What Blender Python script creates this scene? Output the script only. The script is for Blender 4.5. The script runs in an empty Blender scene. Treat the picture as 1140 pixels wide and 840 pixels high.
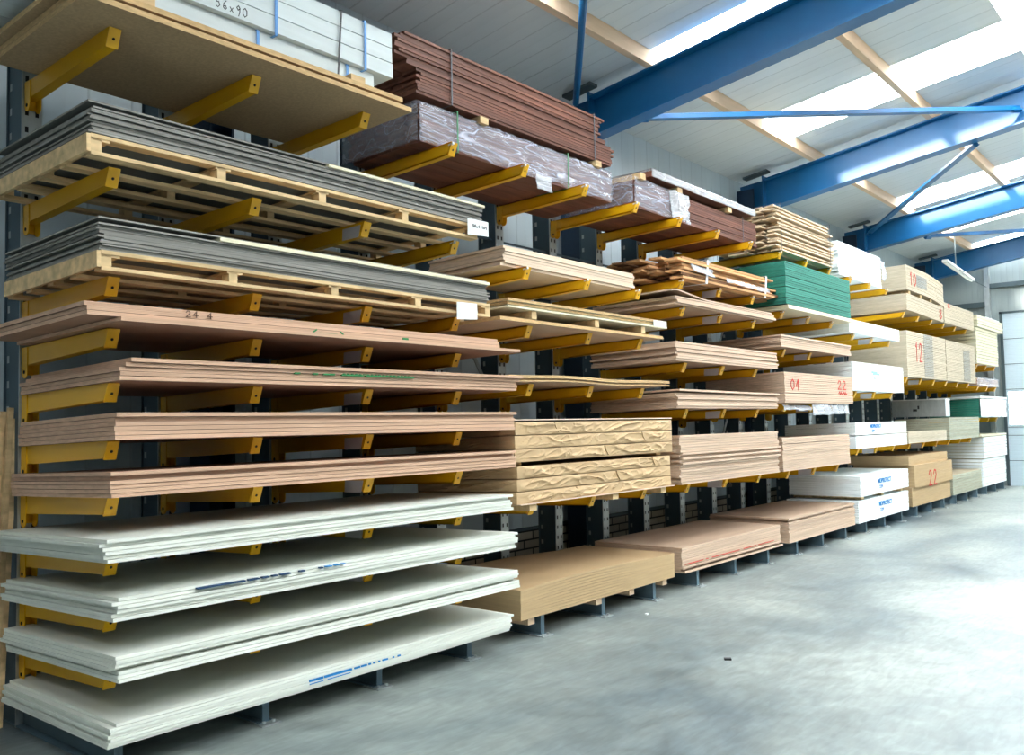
import bpy, math, random
from mathutils import Vector, Matrix
rnd = random.Random(7)
C = bpy.context.scene.collection

# ------------------------------------------------------------------ helpers
def srgb(r, g, b):
    f = lambda c: (c/255/12.92) if c/255 <= .04045 else ((c/255+.055)/1.055)**2.4
    return (f(r), f(g), f(b), 1)

def tag(o, label=None, cat=None, group=None, kind=None):
    if label: o['label'] = label
    if cat: o['category'] = cat
    if group: o['group'] = group
    if kind: o['kind'] = kind
    return o

class MB:
    """collects solids of one mesh"""
    def __init__(s): s.v = []; s.f = []; s.m = []
    def quad(s, a, b, c, d, m=0):
        n = len(s.v); s.v += [a, b, c, d]; s.f.append((n, n+1, n+2, n+3)); s.m.append(m)
    def box(s, x0, x1, y0, y1, z0, z1, m=0, mside=None):
        n = len(s.v); ms = m if mside is None else mside
        s.v += [(x0,y0,z0),(x1,y0,z0),(x1,y1,z0),(x0,y1,z0),(x0,y0,z1),(x1,y0,z1),(x1,y1,z1),(x0,y1,z1)]
        for f, k in (((0,3,2,1),m),((4,5,6,7),m),((0,1,5,4),ms),((1,2,6,5),ms),((2,3,7,6),ms),((3,0,4,7),ms)):
            s.f.append(tuple(n+i for i in f)); s.m.append(k)
    def prism(s, prof, axis, a0, a1, m=0):
        """prof: 2D loop; axis 'x','y' or 'z' is the extrusion axis"""
        n = len(s.v); k = len(prof)
        def P(p, a):
            if axis == 'y': return (p[0], a, p[1])
            if axis == 'x': return (a, p[0], p[1])
            return (p[0], p[1], a)
        s.v += [P(p, a0) for p in prof] + [P(p, a1) for p in prof]
        s.f.append(tuple(range(n, n+k))); s.f.append(tuple(range(n+2*k-1, n+k-1, -1))); s.m += [m, m]
        for i in range(k):
            j = (i+1) % k
            s.f.append((n+i, n+k+i, n+k+j, n+j)); s.m.append(m)
    def bar(s, a, b, r, m=0, n=6):
        a, b = Vector(a), Vector(b); d = (b-a).normalized()
        u = d.orthogonal().normalized(); w = d.cross(u); k = len(s.v)
        for c in (a, b):
            for i in range(n):
                t = 2*math.pi*i/n
                s.v.append(tuple(c + r*(math.cos(t)*u + math.sin(t)*w)))
        for i in range(n):
            j = (i+1) % n; s.f.append((k+i, k+j, k+n+j, k+n+i)); s.m.append(m)
        s.f.append(tuple(range(k+n-1, k-1, -1))); s.f.append(tuple(range(k+n, k+2*n))); s.m += [m, m]
    def bar4(s, a, b, w, h, m=0, up=(0,0,1)):
        a, b = Vector(a), Vector(b); d = (b-a).normalized(); u = d.cross(Vector(up)).normalized()*w/2; q = u.cross(d).normalized()*h/2
        k = len(s.v)
        for c in (a, b):
            for e in (-u-q, u-q, u+q, -u+q): s.v.append(tuple(c+e))
        for f in ((0,1,2,3),(7,6,5,4),(0,4,5,1),(1,5,6,2),(2,6,7,3),(3,7,4,0)):
            s.f.append(tuple(k+i for i in f)); s.m.append(m)
    def data(s, name, mats):
        me = bpy.data.meshes.new(name); me.from_pydata(s.v, [], s.f)
        for m in mats: me.materials.append(m)
        for p, k in zip(me.polygons, s.m): p.material_index = k
        import bmesh
        bm = bmesh.new(); bm.from_mesh(me); bmesh.ops.recalc_face_normals(bm, faces=bm.faces); bm.to_mesh(me); bm.free()
        return me
    def build(s, name, mats, parent=None, loc=None):
        o = bpy.data.objects.new(name, s.data(name, mats if isinstance(mats, (list, tuple)) else [mats]))
        C.objects.link(o)
        if parent: o.parent = parent
        if loc: o.location = loc
        return o

def put(name, me, loc=(0,0,0), rot=(0,0,0), parent=None):
    o = bpy.data.objects.new(name, me); C.objects.link(o)
    o.location = loc; o.rotation_euler = rot
    if parent: o.parent = parent
    return o
def empty(name, loc=(0,0,0)):
    o = bpy.data.objects.new(name, None); C.objects.link(o); o.location = loc; o.empty_display_size = .1
    return o

# ------------------------------------------------------------------ materials
def mat(name, col, rough=.7, metal=0., var=.05, noise=.12, nscale=(3,3,3), bands=None, bump=0., dist=0., detail=4, spec=.35):
    """col -> per-object brightness change, stretched noise and (bands) fine lines along z"""
    m = bpy.data.materials.new(name); m.use_nodes = True; nt = m.node_tree; N = nt.nodes; Lk = nt.links
    b = N['Principled BSDF']; b.inputs['Roughness'].default_value = rough; b.inputs['Metallic'].default_value = metal
    b.inputs['Specular IOR Level'].default_value = spec
    tc = N.new('ShaderNodeTexCoord'); mp = N.new('ShaderNodeMapping'); mp.inputs['Scale'].default_value = nscale
    oi = N.new('ShaderNodeObjectInfo')
    ad = N.new('ShaderNodeVectorMath'); ad.operation = 'ADD'
    cmb = N.new('ShaderNodeVectorMath'); cmb.operation = 'SCALE'; cmb.inputs['Scale'].default_value = 37.
    Lk.new(oi.outputs['Random'], cmb.inputs[0])
    Lk.new(tc.outputs['Object'], mp.inputs['Vector']); Lk.new(mp.outputs[0], ad.inputs[0]); Lk.new(cmb.outputs[0], ad.inputs[1])
    nz = N.new('ShaderNodeTexNoise'); nz.inputs['Scale'].default_value = 1; nz.inputs['Detail'].default_value = detail
    nz.inputs['Distortion'].default_value = dist
    Lk.new(ad.outputs[0], nz.inputs['Vector'])
    f = N.new('ShaderNodeMapRange'); f.inputs['From Min'].default_value = .3; f.inputs['From Max'].default_value = .7
    f.inputs['To Min'].default_value = 1-noise; f.inputs['To Max'].default_value = 1+noise
    Lk.new(nz.outputs[0], f.inputs['Value'])
    g = N.new('ShaderNodeMapRange'); g.inputs['To Min'].default_value = 1-var; g.inputs['To Max'].default_value = 1+var
    Lk.new(oi.outputs['Random'], g.inputs['Value'])
    mu = N.new('ShaderNodeMath'); mu.operation = 'MULTIPLY'; Lk.new(f.outputs[0], mu.inputs[0]); Lk.new(g.outputs[0], mu.inputs[1])
    out = mu.outputs[0]
    if bands:
        sc, amt = bands
        sx = N.new('ShaderNodeSeparateXYZ'); Lk.new(tc.outputs['Object'], sx.inputs[0])
        w = N.new('ShaderNodeMath'); w.operation = 'MULTIPLY'; w.inputs[1].default_value = sc; Lk.new(sx.outputs[2], w.inputs[0])
        si = N.new('ShaderNodeMath'); si.operation = 'SINE'; Lk.new(w.outputs[0], si.inputs[0])
        mr = N.new('ShaderNodeMapRange'); mr.inputs['From Min'].default_value = -1; mr.inputs['To Min'].default_value = 1-amt; mr.inputs['To Max'].default_value = 1+amt
        Lk.new(si.outputs[0], mr.inputs['Value'])
        m2 = N.new('ShaderNodeMath'); m2.operation = 'MULTIPLY'; Lk.new(out, m2.inputs[0]); Lk.new(mr.outputs[0], m2.inputs[1]); out = m2.outputs[0]
    sc = N.new('ShaderNodeVectorMath'); sc.operation = 'SCALE'; sc.inputs[0].default_value = col[:3]; Lk.new(out, sc.inputs['Scale'])
    Lk.new(sc.outputs[0], b.inputs['Base Color'])
    if bump:
        bp = N.new('ShaderNodeBump'); bp.inputs['Strength'].default_value = bump; bp.inputs['Distance'].default_value = .02
        Lk.new(nz.outputs[0], bp.inputs['Height']); Lk.new(bp.outputs[0], b.inputs['Normal'])
    return m
def flat(name, col, rough=.7, metal=0.):
    m = bpy.data.materials.new(name); m.use_nodes = True; b = m.node_tree.nodes['Principled BSDF']
    b.inputs['Base Color'].default_value = col; b.inputs['Roughness'].default_value = rough; b.inputs['Metallic'].default_value = metal
    return m
def emit(name, col, s):
    m = bpy.data.materials.new(name); m.use_nodes = True; b = m.node_tree.nodes['Principled BSDF']
    b.inputs['Base Color'].default_value = (.8,.85,.88,1); b.inputs['Emission Color'].default_value = col; b.inputs['Emission Strength'].default_value = s
    return m

EN = (12, 1.2, 60)          # edge grain: stretched along the board
M = {}
M['ply_face'] = mat('plywood face', srgb(166,128,106), .6, nscale=(6,.8,1), noise=.12)
M['ply_edge'] = mat('plywood edge', srgb(204,166,138), .75, nscale=EN, noise=.16, bands=(900,.10), var=.07)
M['pale_face'] = mat('pale plywood face', srgb(190,165,140), .6, nscale=(6,.8,1))
M['pale_edge'] = mat('pale plywood edge', srgb(226,202,178), .75, nscale=EN, noise=.12, bands=(900,.06), var=.05)
M['rose_edge'] = mat('rose plywood edge', srgb(206,178,154), .75, nscale=EN, noise=.14, bands=(900,.08), var=.06)
M['pale_face2'] = mat('tan plywood face', srgb(172,146,124), .6, nscale=(6,.8,1), noise=.1)
M['chip_face'] = mat('chipboard face', srgb(176,148,112), .8, nscale=(60,60,60), noise=.12)
M['chip_edge'] = mat('chipboard edge', srgb(206,172,124), .85, nscale=(30,20,80), noise=.16)
M['mdf_face'] = mat('mdf face', srgb(170,142,106), .6, nscale=(3,3,3), noise=.05)
M['mdf_edge'] = mat('mdf edge', srgb(186,158,118), .8, nscale=(8,4,60), noise=.06, var=.02)
M['white_face'] = mat('white board face', srgb(214,216,206), .5, nscale=(2,2,2), noise=.03, var=.02)
M['white_edge'] = mat('white board edge', srgb(226,228,216), .8, nscale=EN, noise=.06, var=.05)
M['bright_face'] = mat('bright white face', srgb(232,238,238), .5, noise=.02, var=.02)
M['bright_edge'] = mat('bright white edge', srgb(236,242,242), .8, nscale=EN, noise=.03, var=.03)
M['grey_face'] = mat('grey sheet face', srgb(112,114,110), .7, nscale=(2,2,2), noise=.06)
M['grey_edge'] = mat('grey sheet edge', srgb(142,139,132), .85, nscale=(20,2,80), noise=.22, var=.14)
M['cream_edge'] = mat('cream sheet edge', srgb(226,218,188), .8, nscale=EN, noise=.06)
M['green_face'] = mat('green panel face', srgb(12,96,76), .5, nscale=(4,4,4), noise=.08, var=.08)
M['green_edge'] = mat('green panel edge', srgb(48,126,108), .6, nscale=(10,3,60), noise=.15, var=.12)
M['fibre_face'] = mat('fibreboard face', srgb(178,164,138), .8, nscale=(5,5,5), noise=.06)
M['fibre_edge'] = mat('fibreboard edge', srgb(198,184,160), .85, nscale=(8,6,50), noise=.10, var=.06)
M['fibregrey_edge'] = mat('grey fibreboard edge', srgb(172,172,152), .85, nscale=(8,4,60), noise=.12, var=.10)
M['cream_face'] = mat('cream face', srgb(222,214,186), .7, noise=.04)
M['hard_face'] = mat('hardwood plank', srgb(112,70,54), .6, nscale=(16,1.5,16), noise=.28, var=.22)
M['pine'] = mat('pine plank', srgb(214,192,162), .7, nscale=(16,1.2,16), noise=.16, var=.12)
M['pine_old'] = mat('pallet wood', srgb(214,184,138), .8, nscale=(20,4,20), noise=.25, var=.1)
M['pine_dark'] = mat('rough sawn board', srgb(196,150,104), .85, nscale=(14,1.5,14), noise=.35, var=.3)
M['bark'] = mat('waney edge', srgb(120,84,56), .95, nscale=(30,8,30), noise=.5, bump=.5)
M['painted'] = mat('white primed timber', srgb(214,222,222), .6, nscale=(14,1.2,14), noise=.08, var=.05)
M['purlin'] = mat('purlin pine', srgb(208,180,150), .75, nscale=(10,.8,10), noise=.14)
M['yellow'] = mat('yellow powder coat', srgb(228,170,0), .42, noise=.05, var=.04, spec=.5)
M['rack'] = mat('rack steel', srgb(70,88,98), .5, .3, noise=.08, nscale=(4,4,2))
M['galv'] = mat('galvanised steel', srgb(170,176,176), .42, .55, noise=.12, nscale=(14,14,6))
M['beamgrey'] = mat('base beam steel', srgb(98,120,132), .5, .2, noise=.1)
M['hole'] = flat('dark hole', (.008,.008,.009,1), .9)
M['blue'] = mat('blue steel paint', srgb(4,92,144), .38, 0, noise=.05, nscale=(5,5,5), spec=.5)
M['navy'] = mat('dark blue column paint', srgb(20,44,66), .5)
M['darkgrey'] = mat('dark grey flashing', srgb(74,88,92), .6, noise=.08)
M['kraft'] = mat('kraft paper', srgb(194,164,124), .7, nscale=(6,3,6), noise=.10, bump=.25, detail=6)
M['paper'] = flat('white paper', srgb(240,242,240), .7)
M['sticker'] = flat('grey sticker', srgb(196,192,196), .5)
M['red'] = flat('red marker', srgb(206,48,40), .7)
M['greenink'] = flat('green paint', srgb(40,128,70), .7)
M['blueink'] = flat('blue print', srgb(28,130,196), .6)
M['navyink'] = flat('navy print', srgb(30,62,96), .6)
M['black'] = flat('black strap', srgb(34,34,38), .5)
M['pencil'] = flat('pencil', srgb(90,66,52), .8)
M['bluestrap'] = flat('blue strap', srgb(90,150,214), .5)
M['greenstrap'] = flat('green strap', srgb(60,130,80), .5)
M['greystrap'] = flat('grey strap', srgb(90,88,92), .5)
M['whitestrap'] = flat('white tape', srgb(228,226,226), .5)
M['greypatch'] = mat('grey rubbed edge', srgb(152,152,146), .85, nscale=(8,4,90), noise=.2)
M['lamp'] = flat('white lamp body', srgb(226,228,226), .4)
M['sky'] = emit('translucent roof light', (.93,.98,1,1), 20)
nt = M['sky'].node_tree; tr = nt.nodes.new('ShaderNodeBsdfTransparent'); mx = nt.nodes.new('ShaderNodeMixShader'); mx.inputs[0].default_value = .5
nt.links.new(nt.nodes['Principled BSDF'].outputs[0], mx.inputs[1]); nt.links.new(tr.outputs[0], mx.inputs[2]); nt.links.new(mx.outputs[0], nt.nodes['Material Output'].inputs[0])
M['doorlight'] = emit('door window daylight', (.95,1,1,1), 5)

def film_mat(name, tint, base=.3, scale=5.):
    m = bpy.data.materials.new(name); m.use_nodes = True; nt = m.node_tree; N = nt.nodes; Lk = nt.links
    b = N['Principled BSDF']; b.inputs['Base Color'].default_value = tint; b.inputs['Roughness'].default_value = .2
    b.inputs['Specular IOR Level'].default_value = .8
    tc = N.new('ShaderNodeTexCoord'); prev = None; hs = []
    for rot, sc, wd, amp in (((.9,0,0), scale, .010, .42), ((-.6,.3,0), scale*2.3, .014, .25), ((.2,0,.4), scale*.5, .02, .2)):
        mp = N.new('ShaderNodeMapping'); mp.inputs['Rotation'].default_value = rot; mp.inputs['Scale'].default_value = (1,.2,1.6); Lk.new(tc.outputs['Object'], mp.inputs[0])
        nz = N.new('ShaderNodeTexNoise'); nz.inputs['Scale'].default_value = sc; nz.inputs['Detail'].default_value = 1; nz.inputs['Distortion'].default_value = .25
        Lk.new(mp.outputs[0], nz.inputs['Vector'])
        s = N.new('ShaderNodeMath'); s.operation = 'SUBTRACT'; s.inputs[1].default_value = .5; Lk.new(nz.outputs[0], s.inputs[0])
        a = N.new('ShaderNodeMath'); a.operation = 'ABSOLUTE'; Lk.new(s.outputs[0], a.inputs[0])
        r = N.new('ShaderNodeMapRange'); r.inputs['From Max'].default_value = wd; r.inputs['To Min'].default_value = amp; r.inputs['To Max'].default_value = 0
        Lk.new(a.outputs[0], r.inputs['Value'])
        if prev is None: prev = r.outputs[0]
        else:
            mx = N.new('ShaderNodeMath'); mx.operation = 'MAXIMUM'; Lk.new(prev, mx.inputs[0]); Lk.new(r.outputs[0], mx.inputs[1]); prev = mx.outputs[0]
        hs.append(nz.outputs[0])
    ad = N.new('ShaderNodeMath'); ad.operation = 'ADD'; ad.use_clamp = True; ad.inputs[1].default_value = base; Lk.new(prev, ad.inputs[0])
    Lk.new(ad.outputs[0], b.inputs['Alpha'])
    bp = N.new('ShaderNodeBump'); bp.inputs['Strength'].default_value = .7; bp.inputs['Distance'].default_value = .03
    Lk.new(hs[1], bp.inputs['Height']); Lk.new(bp.outputs[0], b.inputs['Normal'])
    return m
M['film'] = film_mat('clear plastic film', (.62,.62,.72,1), .22)
M['film_thick'] = film_mat('bunched plastic film', (.74,.76,.80,1), .42, 9)

# ------------------------------------------------------------------ setting
# floor
def floor_mat():
    m = bpy.data.materials.new('polished concrete'); m.use_nodes = True; nt = m.node_tree; N = nt.nodes; Lk = nt.links
    b = N['Principled BSDF']; b.inputs['Specular IOR Level'].default_value = .5
    tc = N.new('ShaderNodeTexCoord')
    def noise(scale, det, sc=(1,1,1), dist=0):
        mp = N.new('ShaderNodeMapping'); mp.inputs['Scale'].default_value = sc; Lk.new(tc.outputs['Object'], mp.inputs[0])
        n = N.new('ShaderNodeTexNoise'); n.inputs['Scale'].default_value = scale; n.inputs['Detail'].default_value = det; n.inputs['Distortion'].default_value = dist
        Lk.new(mp.outputs[0], n.inputs['Vector']); return n.outputs[0]
    a = noise(.55, 6, (1,.7,1), .6); c = noise(5, 8, (1,1,1), .8); d = noise(16, 4, (1.6,.35,1), .5)
    r = N.new('ShaderNodeValToRGB'); r.color_ramp.elements[0].position = .32; r.color_ramp.elements[0].color = srgb(84,98,104)
    r.color_ramp.elements[1].position = .68; r.color_ramp.elements[1].color = srgb(158,164,156); Lk.new(a, r.inputs[0])
    r2 = N.new('ShaderNodeMapRange'); r2.inputs['From Min'].default_value = .3; r2.inputs['From Max'].default_value = .7; r2.inputs['To Min'].default_value = .74; r2.inputs['To Max'].default_value = 1.16
    Lk.new(c, r2.inputs['Value'])
    r3 = N.new('ShaderNodeMapRange'); r3.inputs['From Min'].default_value = .35; r3.inputs['From Max'].default_value = .65; r3.inputs['To Min'].default_value = .88; r3.inputs['To Max'].default_value = 1.08
    Lk.new(d, r3.inputs['Value'])
    mm = N.new('ShaderNodeMath'); mm.operation = 'MULTIPLY'; Lk.new(r2.outputs[0], mm.inputs[0]); Lk.new(r3.outputs[0], mm.inputs[1])
    s = N.new('ShaderNodeVectorMath'); s.operation = 'SCALE'; Lk.new(r.outputs[0], s.inputs[0]); Lk.new(mm.outputs[0], s.inputs['Scale'])
    Lk.new(s.outputs[0], b.inputs['Base Color'])
    rr = N.new('ShaderNodeMapRange'); rr.inputs['To Min'].default_value = .28; rr.inputs['To Max'].default_value = .62; Lk.new(c, rr.inputs['Value']); Lk.new(rr.outputs[0], b.inputs['Roughness'])
    bp = N.new('ShaderNodeBump'); bp.inputs['Strength'].default_value = .15; bp.inputs['Distance'].default_value = .01; Lk.new(d, bp.inputs['Height']); Lk.new(bp.outputs[0], b.inputs['Normal'])
    return m
XW = -1.70; YE = 22.3; YB = -7.0; XR = 11.0
q = MB(); q.box(XW-.3, XR, YB, YE+.3, -.2, 0)
tag(q.build('floor', floor_mat()), kind='structure')

# left wall: ribbed metal panels over a low brick plinth
def rib_mat(name, col, axis, freq, amt, bumpd=.01, rough=.55):
    m = bpy.data.materials.new(name); m.use_nodes = True; nt = m.node_tree; N = nt.nodes; Lk = nt.links
    b = N['Principled BSDF']; b.inputs['Roughness'].default_value = rough
    tc = N.new('ShaderNodeTexCoord'); sx = N.new('ShaderNodeSeparateXYZ'); Lk.new(tc.outputs['Object'], sx.inputs[0])
    w = N.new('ShaderNodeMath'); w.operation = 'MULTIPLY'; w.inputs[1].default_value = freq; Lk.new(sx.outputs[axis], w.inputs[0])
    fr = N.new('ShaderNodeMath'); fr.operation = 'FRACT'; Lk.new(w.outputs[0], fr.inputs[0])
    r = N.new('ShaderNodeValToRGB'); e = r.color_ramp.elements; e[0].position = 0; e[0].color = (0,0,0,1); e[1].position = .06; e[1].color = (1,1,1,1)
    e2 = r.color_ramp.elements.new(.5); e2.color = (.85,.85,.85,1); e3 = r.color_ramp.elements.new(.54); e3.color = (1,1,1,1)
    Lk.new(fr.outputs[0], r.inputs[0])
    mr = N.new('ShaderNodeMapRange'); mr.inputs['To Min'].default_value = 1-amt; mr.inputs['To Max'].default_value = 1.; Lk.new(r.outputs[0], mr.inputs['Value'])
    nz = N.new('ShaderNodeTexNoise'); nz.inputs['Scale'].default_value = .8; Lk.new(tc.outputs['Object'], nz.inputs['Vector'])
    m2 = N.new('ShaderNodeMapRange'); m2.inputs['To Min'].default_value = .92; m2.inputs['To Max'].default_value = 1.08; Lk.new(nz.outputs[0], m2.inputs['Value'])
    mu = N.new('ShaderNodeMath'); mu.operation = 'MULTIPLY'; Lk.new(mr.outputs[0], mu.inputs[0]); Lk.new(m2.outputs[0], mu.inputs[1])
    s = N.new('ShaderNodeVectorMath'); s.operation = 'SCALE'; s.inputs[0].default_value = col[:3]; Lk.new(mu.outputs[0], s.inputs['Scale']); Lk.new(s.outputs[0], b.inputs['Base Color'])
    bp = N.new('ShaderNodeBump'); bp.inputs['Strength'].default_value = .6; bp.inputs['Distance'].default_value = bumpd; Lk.new(r.outputs[0], bp.inputs['Height']); Lk.new(bp.outputs[0], b.inputs['Normal'])
    return m
def brick_mat():
    m = bpy.data.materials.new('brown brick'); m.use_nodes = True; nt = m.node_tree; N = nt.nodes; Lk = nt.links
    b = N['Principled BSDF']; b.inputs['Roughness'].default_value = .9
    tc = N.new('ShaderNodeTexCoord'); sx = N.new('ShaderNodeSeparateXYZ'); cx = N.new('ShaderNodeCombineXYZ')
    Lk.new(tc.outputs['Object'], sx.inputs[0]); Lk.new(sx.outputs[1], cx.inputs[0]); Lk.new(sx.outputs[2], cx.inputs[1])
    br = N.new('ShaderNodeTexBrick'); br.inputs['Scale'].default_value = 1; br.inputs['Brick Width'].default_value = .30; br.inputs['Row Height'].default_value = .09
    br.inputs['Mortar Size'].default_value = .009; br.inputs['Color1'].default_value = srgb(150,142,126); br.inputs['Color2'].default_value = srgb(174,166,148); br.inputs['Mortar'].default_value = srgb(34,34,34)
    Lk.new(cx.outputs[0], br.inputs['Vector']); Lk.new(br.outputs[0], b.inputs['Base Color'])
    return m
wallpan = rib_mat('pale grey wall panel', srgb(188,202,208), 1, 1/.3, .18)
q = MB(); q.box(XW-.12, XW, YB, YE, .49, 5.35); q.box(XW-.30, XW-.12, YB, YE, 0, 5.35)
tag(q.build('wall_left', wallpan), kind='structure')
q = MB(); q.box(XW-.12, XW+.02, YB, YE, 0, .46); tag(q.build('trim_1', brick_mat()), kind='structure')
q = MB(); q.box(XW-.12, XW+.035, YB, YE, .46, .49); tag(q.build('trim_2', M['darkgrey']), kind='structure')

# roof: z = 5.45 + .15 x, ribbed panels with translucent strips across the slope
RZ = lambda x: 5.45 + .15*x
strips = [7.87 + 2.77*k for k in range(-4, 6)]
XP = [-.45 + 1.56*k for k in range(0, 7)]
roofmat = rib_mat('white roof panel', srgb(208,216,218), 1, 1/.33, .22)
def slab(q, x0, x1, y0, y1, th=.06, m=0):
    q.prism([(x0, RZ(x0)), (x1, RZ(x1)), (x1, RZ(x1)+th), (x0, RZ(x0)+th)], 'y', y0, y1, m)
q = MB(); ys = YB; XT = XR; BX0, BX1 = 2.32, 3.05
slab(q, -1.85, XP[0]+.04, YB, YE+.1); slab(q, BX0, BX1, YB, 5.1)
for s in strips + [None]:
    ye = s if s is not None else YE+.1
    if ye > ys:
        slab(q, XP[0]+.04, BX0, ys, ye); slab(q, BX1, XT, ys, ye)
    if s is not None:
        ys = min(s+1.0, YE+.1)
        if s < 5: slab(q, XP[0]+.04, BX0, s, ys)
tag(q.build('ceiling', roofmat), kind='structure')
k = 1
for s in strips:
    y1 = min(s+1.0, YE)
    q = MB(); slab(q, BX1, XT, s, y1, .02)  # strip past the long band: unseen, added to brighten the floor and near piles
    if s > 5: slab(q, XP[0]+.04, BX0, s, y1, .02)
    tag(q.build('window_%d' % k, M['sky']), kind='structure'); k += 1
q = MB(); slab(q, BX0, BX1, 5.1, YE, .02); tag(q.build('window_%d' % k, M['sky']), kind='structure'); k += 1

# end wall with sectional door
endpan = rib_mat('grey end wall panel', srgb(150,160,158), 0, 1/.12, .12)
q = MB(); q.box(XW, -.03, YE, YE+.15, 0, 6.0); q.box(-.03, XR, YE, YE+.15, 3.87, 7.4); q.box(4.2, XR, YE, YE+.15, 0, 3.87)
tag(q.build('wall_end', endpan), kind='structure')
doorpan = rib_mat('ribbed door panel', srgb(206,222,230), 2, 1/.07, .30, .02, .45)
darkpan = rib_mat('grey wall panel', srgb(120,124,124), 1, 1/.3, .12)
dr = empty('door_1', (0, YE-.03, 0)); tag(dr, kind='structure')
for i, z in enumerate([.0, .56, 1.12, 1.3, 2.14, 2.7, 3.26]):
    z1 = [.55, 1.11, 1.29, 2.13, 2.69, 3.25, 3.83][i]
    q = MB()
    if i == 3:
        q.box(0, .04, 0, .05, z, z1); q.box(3.96, 4.1, 0, .05, z, z1); q.box(.04, 3.96, 0, .05, z, z+.05); q.box(.04, 3.96, 0, .05, z1-.05, z1); q.box(.04,3.96,0,.05,1.705,1.735)
        for j in range(1, 5): q.box(j*.8-.03, j*.8+.03, 0, .05, z, z1)
    else: q.box(0, 4.1, 0, .05, z, z1)
    q.build('door_panel', doorpan, dr)
q = MB(); q.box(.04, 3.96, .02, .03, 1.35, 2.08); q.build('window_pane', M['doorlight'], dr)
q = MB()
for z in (.55, 1.11, 1.29, 2.13, 2.69, 3.25, 3.83): q.box(0, 4.1, -.005, .04, z, z+.012)
q.build('joint_strip', M['darkgrey'], dr)
q = MB(); q.box(-.06, 0, YE-.07, YE, 0, 3.87); q.box(-.06, 4.2, YE-.07, YE, 3.83, 3.87)
tag(q.build('trim_3', M['darkgrey']), kind='structure')

q = MB(); q.box(XR, XR+.15, YB, YE, 0, 7.4); tag(q.build('wall_right', darkpan), kind='structure')
q = MB(); q.box(XW, XR, YB-.15, YB, 0, 7.4); tag(q.build('wall_back', darkpan), kind='structure')
# steel portal frames
def isec(q, x0, x1, zb0, zb1, zt0, zt1, y, w=.2, tf=.02, tw=.012):
    q.prism([(x0,zb0),(x1,zb1),(x1,zb1+tf),(x0,zb0+tf)], 'y', y-w/2, y+w/2)
    q.prism([(x0,zt0-tf),(x1,zt1-tf),(x1,zt1),(x0,zt0)], 'y', y-w/2, y+w/2)
    q.prism([(x0,zb0+tf),(x1,zb1+tf),(x1,zt1-tf),(x0,zt0-tf)], 'y', y-tw/2, y+tw/2)
FY = [-1.0, 3.5, 8.0, 12.5, 17.0, 21.6]
fl = {3.5:'blue steel roof frame above the bay with white timbers', 8.0:'blue steel roof frame rising behind the strapped red-brown planks', 12.5:'blue steel roof frame with its foot behind the pale loose planks',
      17.0:'blue steel roof frame with its foot behind the white boards in the fourth bay', 21.6:'blue steel roof frame against the end wall above the door', -1.0:'blue steel roof frame farthest from the door'}
for y in FY:
    t = empty('steel_portal_frame', (XW+.2, y, 0)); tag(t, fl[y], 'steel frame', 'blue steel roof frames')
    X0 = XW + .2
    q = MB(); x0, x1 = -1.22-X0, XR-X0
    isec(q, x0, x1, 4.665, 4.665+.148*12.22, 5.115, 5.115+.15*12.22, 0); q.build('rafter', M['blue'], t)
    q = MB(); q.box(-.13,.13,-.1,-.08,0,5.0); q.box(-.13,.13,.08,.1,0,5.0); q.box(-.006,.006,-.08,.08,0,5.0); q.build('column', M['navy'], t)
    q = MB(); q.prism([(-.12,4.62),(x0+.02,4.64),(x0+.02,5.12),(-.12,5.08)], 'y', -.008, .008); q.box(x0-.01,x0+.012,-.11,.11,4.55,5.16); q.build('end_plate', M['blue'], t)
    q = MB(); q.prism([(x0-.25,5.125),(x0+.12,5.18),(x0+.12,5.21),(x0-.25,5.155)], 'y', -.24, -.10); q.build('eaves_bracket', M['darkgrey'], t)
# purlins
ordn = ['first','second','third','fourth','fifth','sixth','seventh','eighth','ninth','tenth','eleventh','twelfth','thirteenth','fourteenth','fifteenth','sixteenth','seventeenth','eighteenth','nineteenth','twentieth']
def ORD(i):
    i = int(i)
    if i < 20: return ordn[i]
    return {2:'twenty',3:'thirty',4:'forty'}[(i+1)//10] + '-' + ordn[(i+1) % 10 - 1] if (i+1) % 10 else {2:'twenty',3:'thirty',4:'forty'}[(i+1)//10] + 'th'
for i, x in enumerate(XP[:6]):
    q = MB(); q.prism([(x-.035, RZ(x-.035)-.155), (x+.035, RZ(x+.035)-.155), (x+.035, RZ(x+.035)-.001), (x-.035, RZ(x-.035)-.001)], 'y', YB, YE)
    tag(q.build('roof_purlin', M['purlin']), 'wooden purlin running along the roof, %s up from the wall eave' % ORD(i), 'purlin', 'wooden roof purlins')
# wind braces below the roof
def brace(a, b, w, lab):
    q = MB(); q.bar4(a, b, w, .012); q.bar4((a[0],a[1],a[2]+.03), (b[0],b[1],b[2]+.03), .012, .06)
    q.bar(a, Vector(a)+(Vector(b)-Vector(a)).normalized()*.12, .035)
    q.bar(b, Vector(b)+(Vector(a)-Vector(b)).normalized()*.12, .035)
    tag(q.build('roof_brace', M['blue']), lab, 'brace', 'blue diagonal roof braces')
q = MB(); q.bar((-1.28,7.744,5.008), (1.65,3.95,5.44), .035, n=10); tag(q.build('roof_brace', M['blue']), 'blue round brace pipe rising beside the strapped red-brown planks', 'brace', 'blue diagonal roof braces')
brace((-.79,8.2,4.83), (2.15,12.42,5.33), .09, 'long blue brace between the frame behind the red-brown planks and the next')
brace((1.6,12.6,5.06), (-1.15,16.9,4.97), .09, 'blue brace dropping to the roof frame behind the white boards')
brace((-.21,17.1,4.80), (2.5,21.5,5.3), .09, 'blue brace between the last two roof frames by the end wall')
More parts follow.
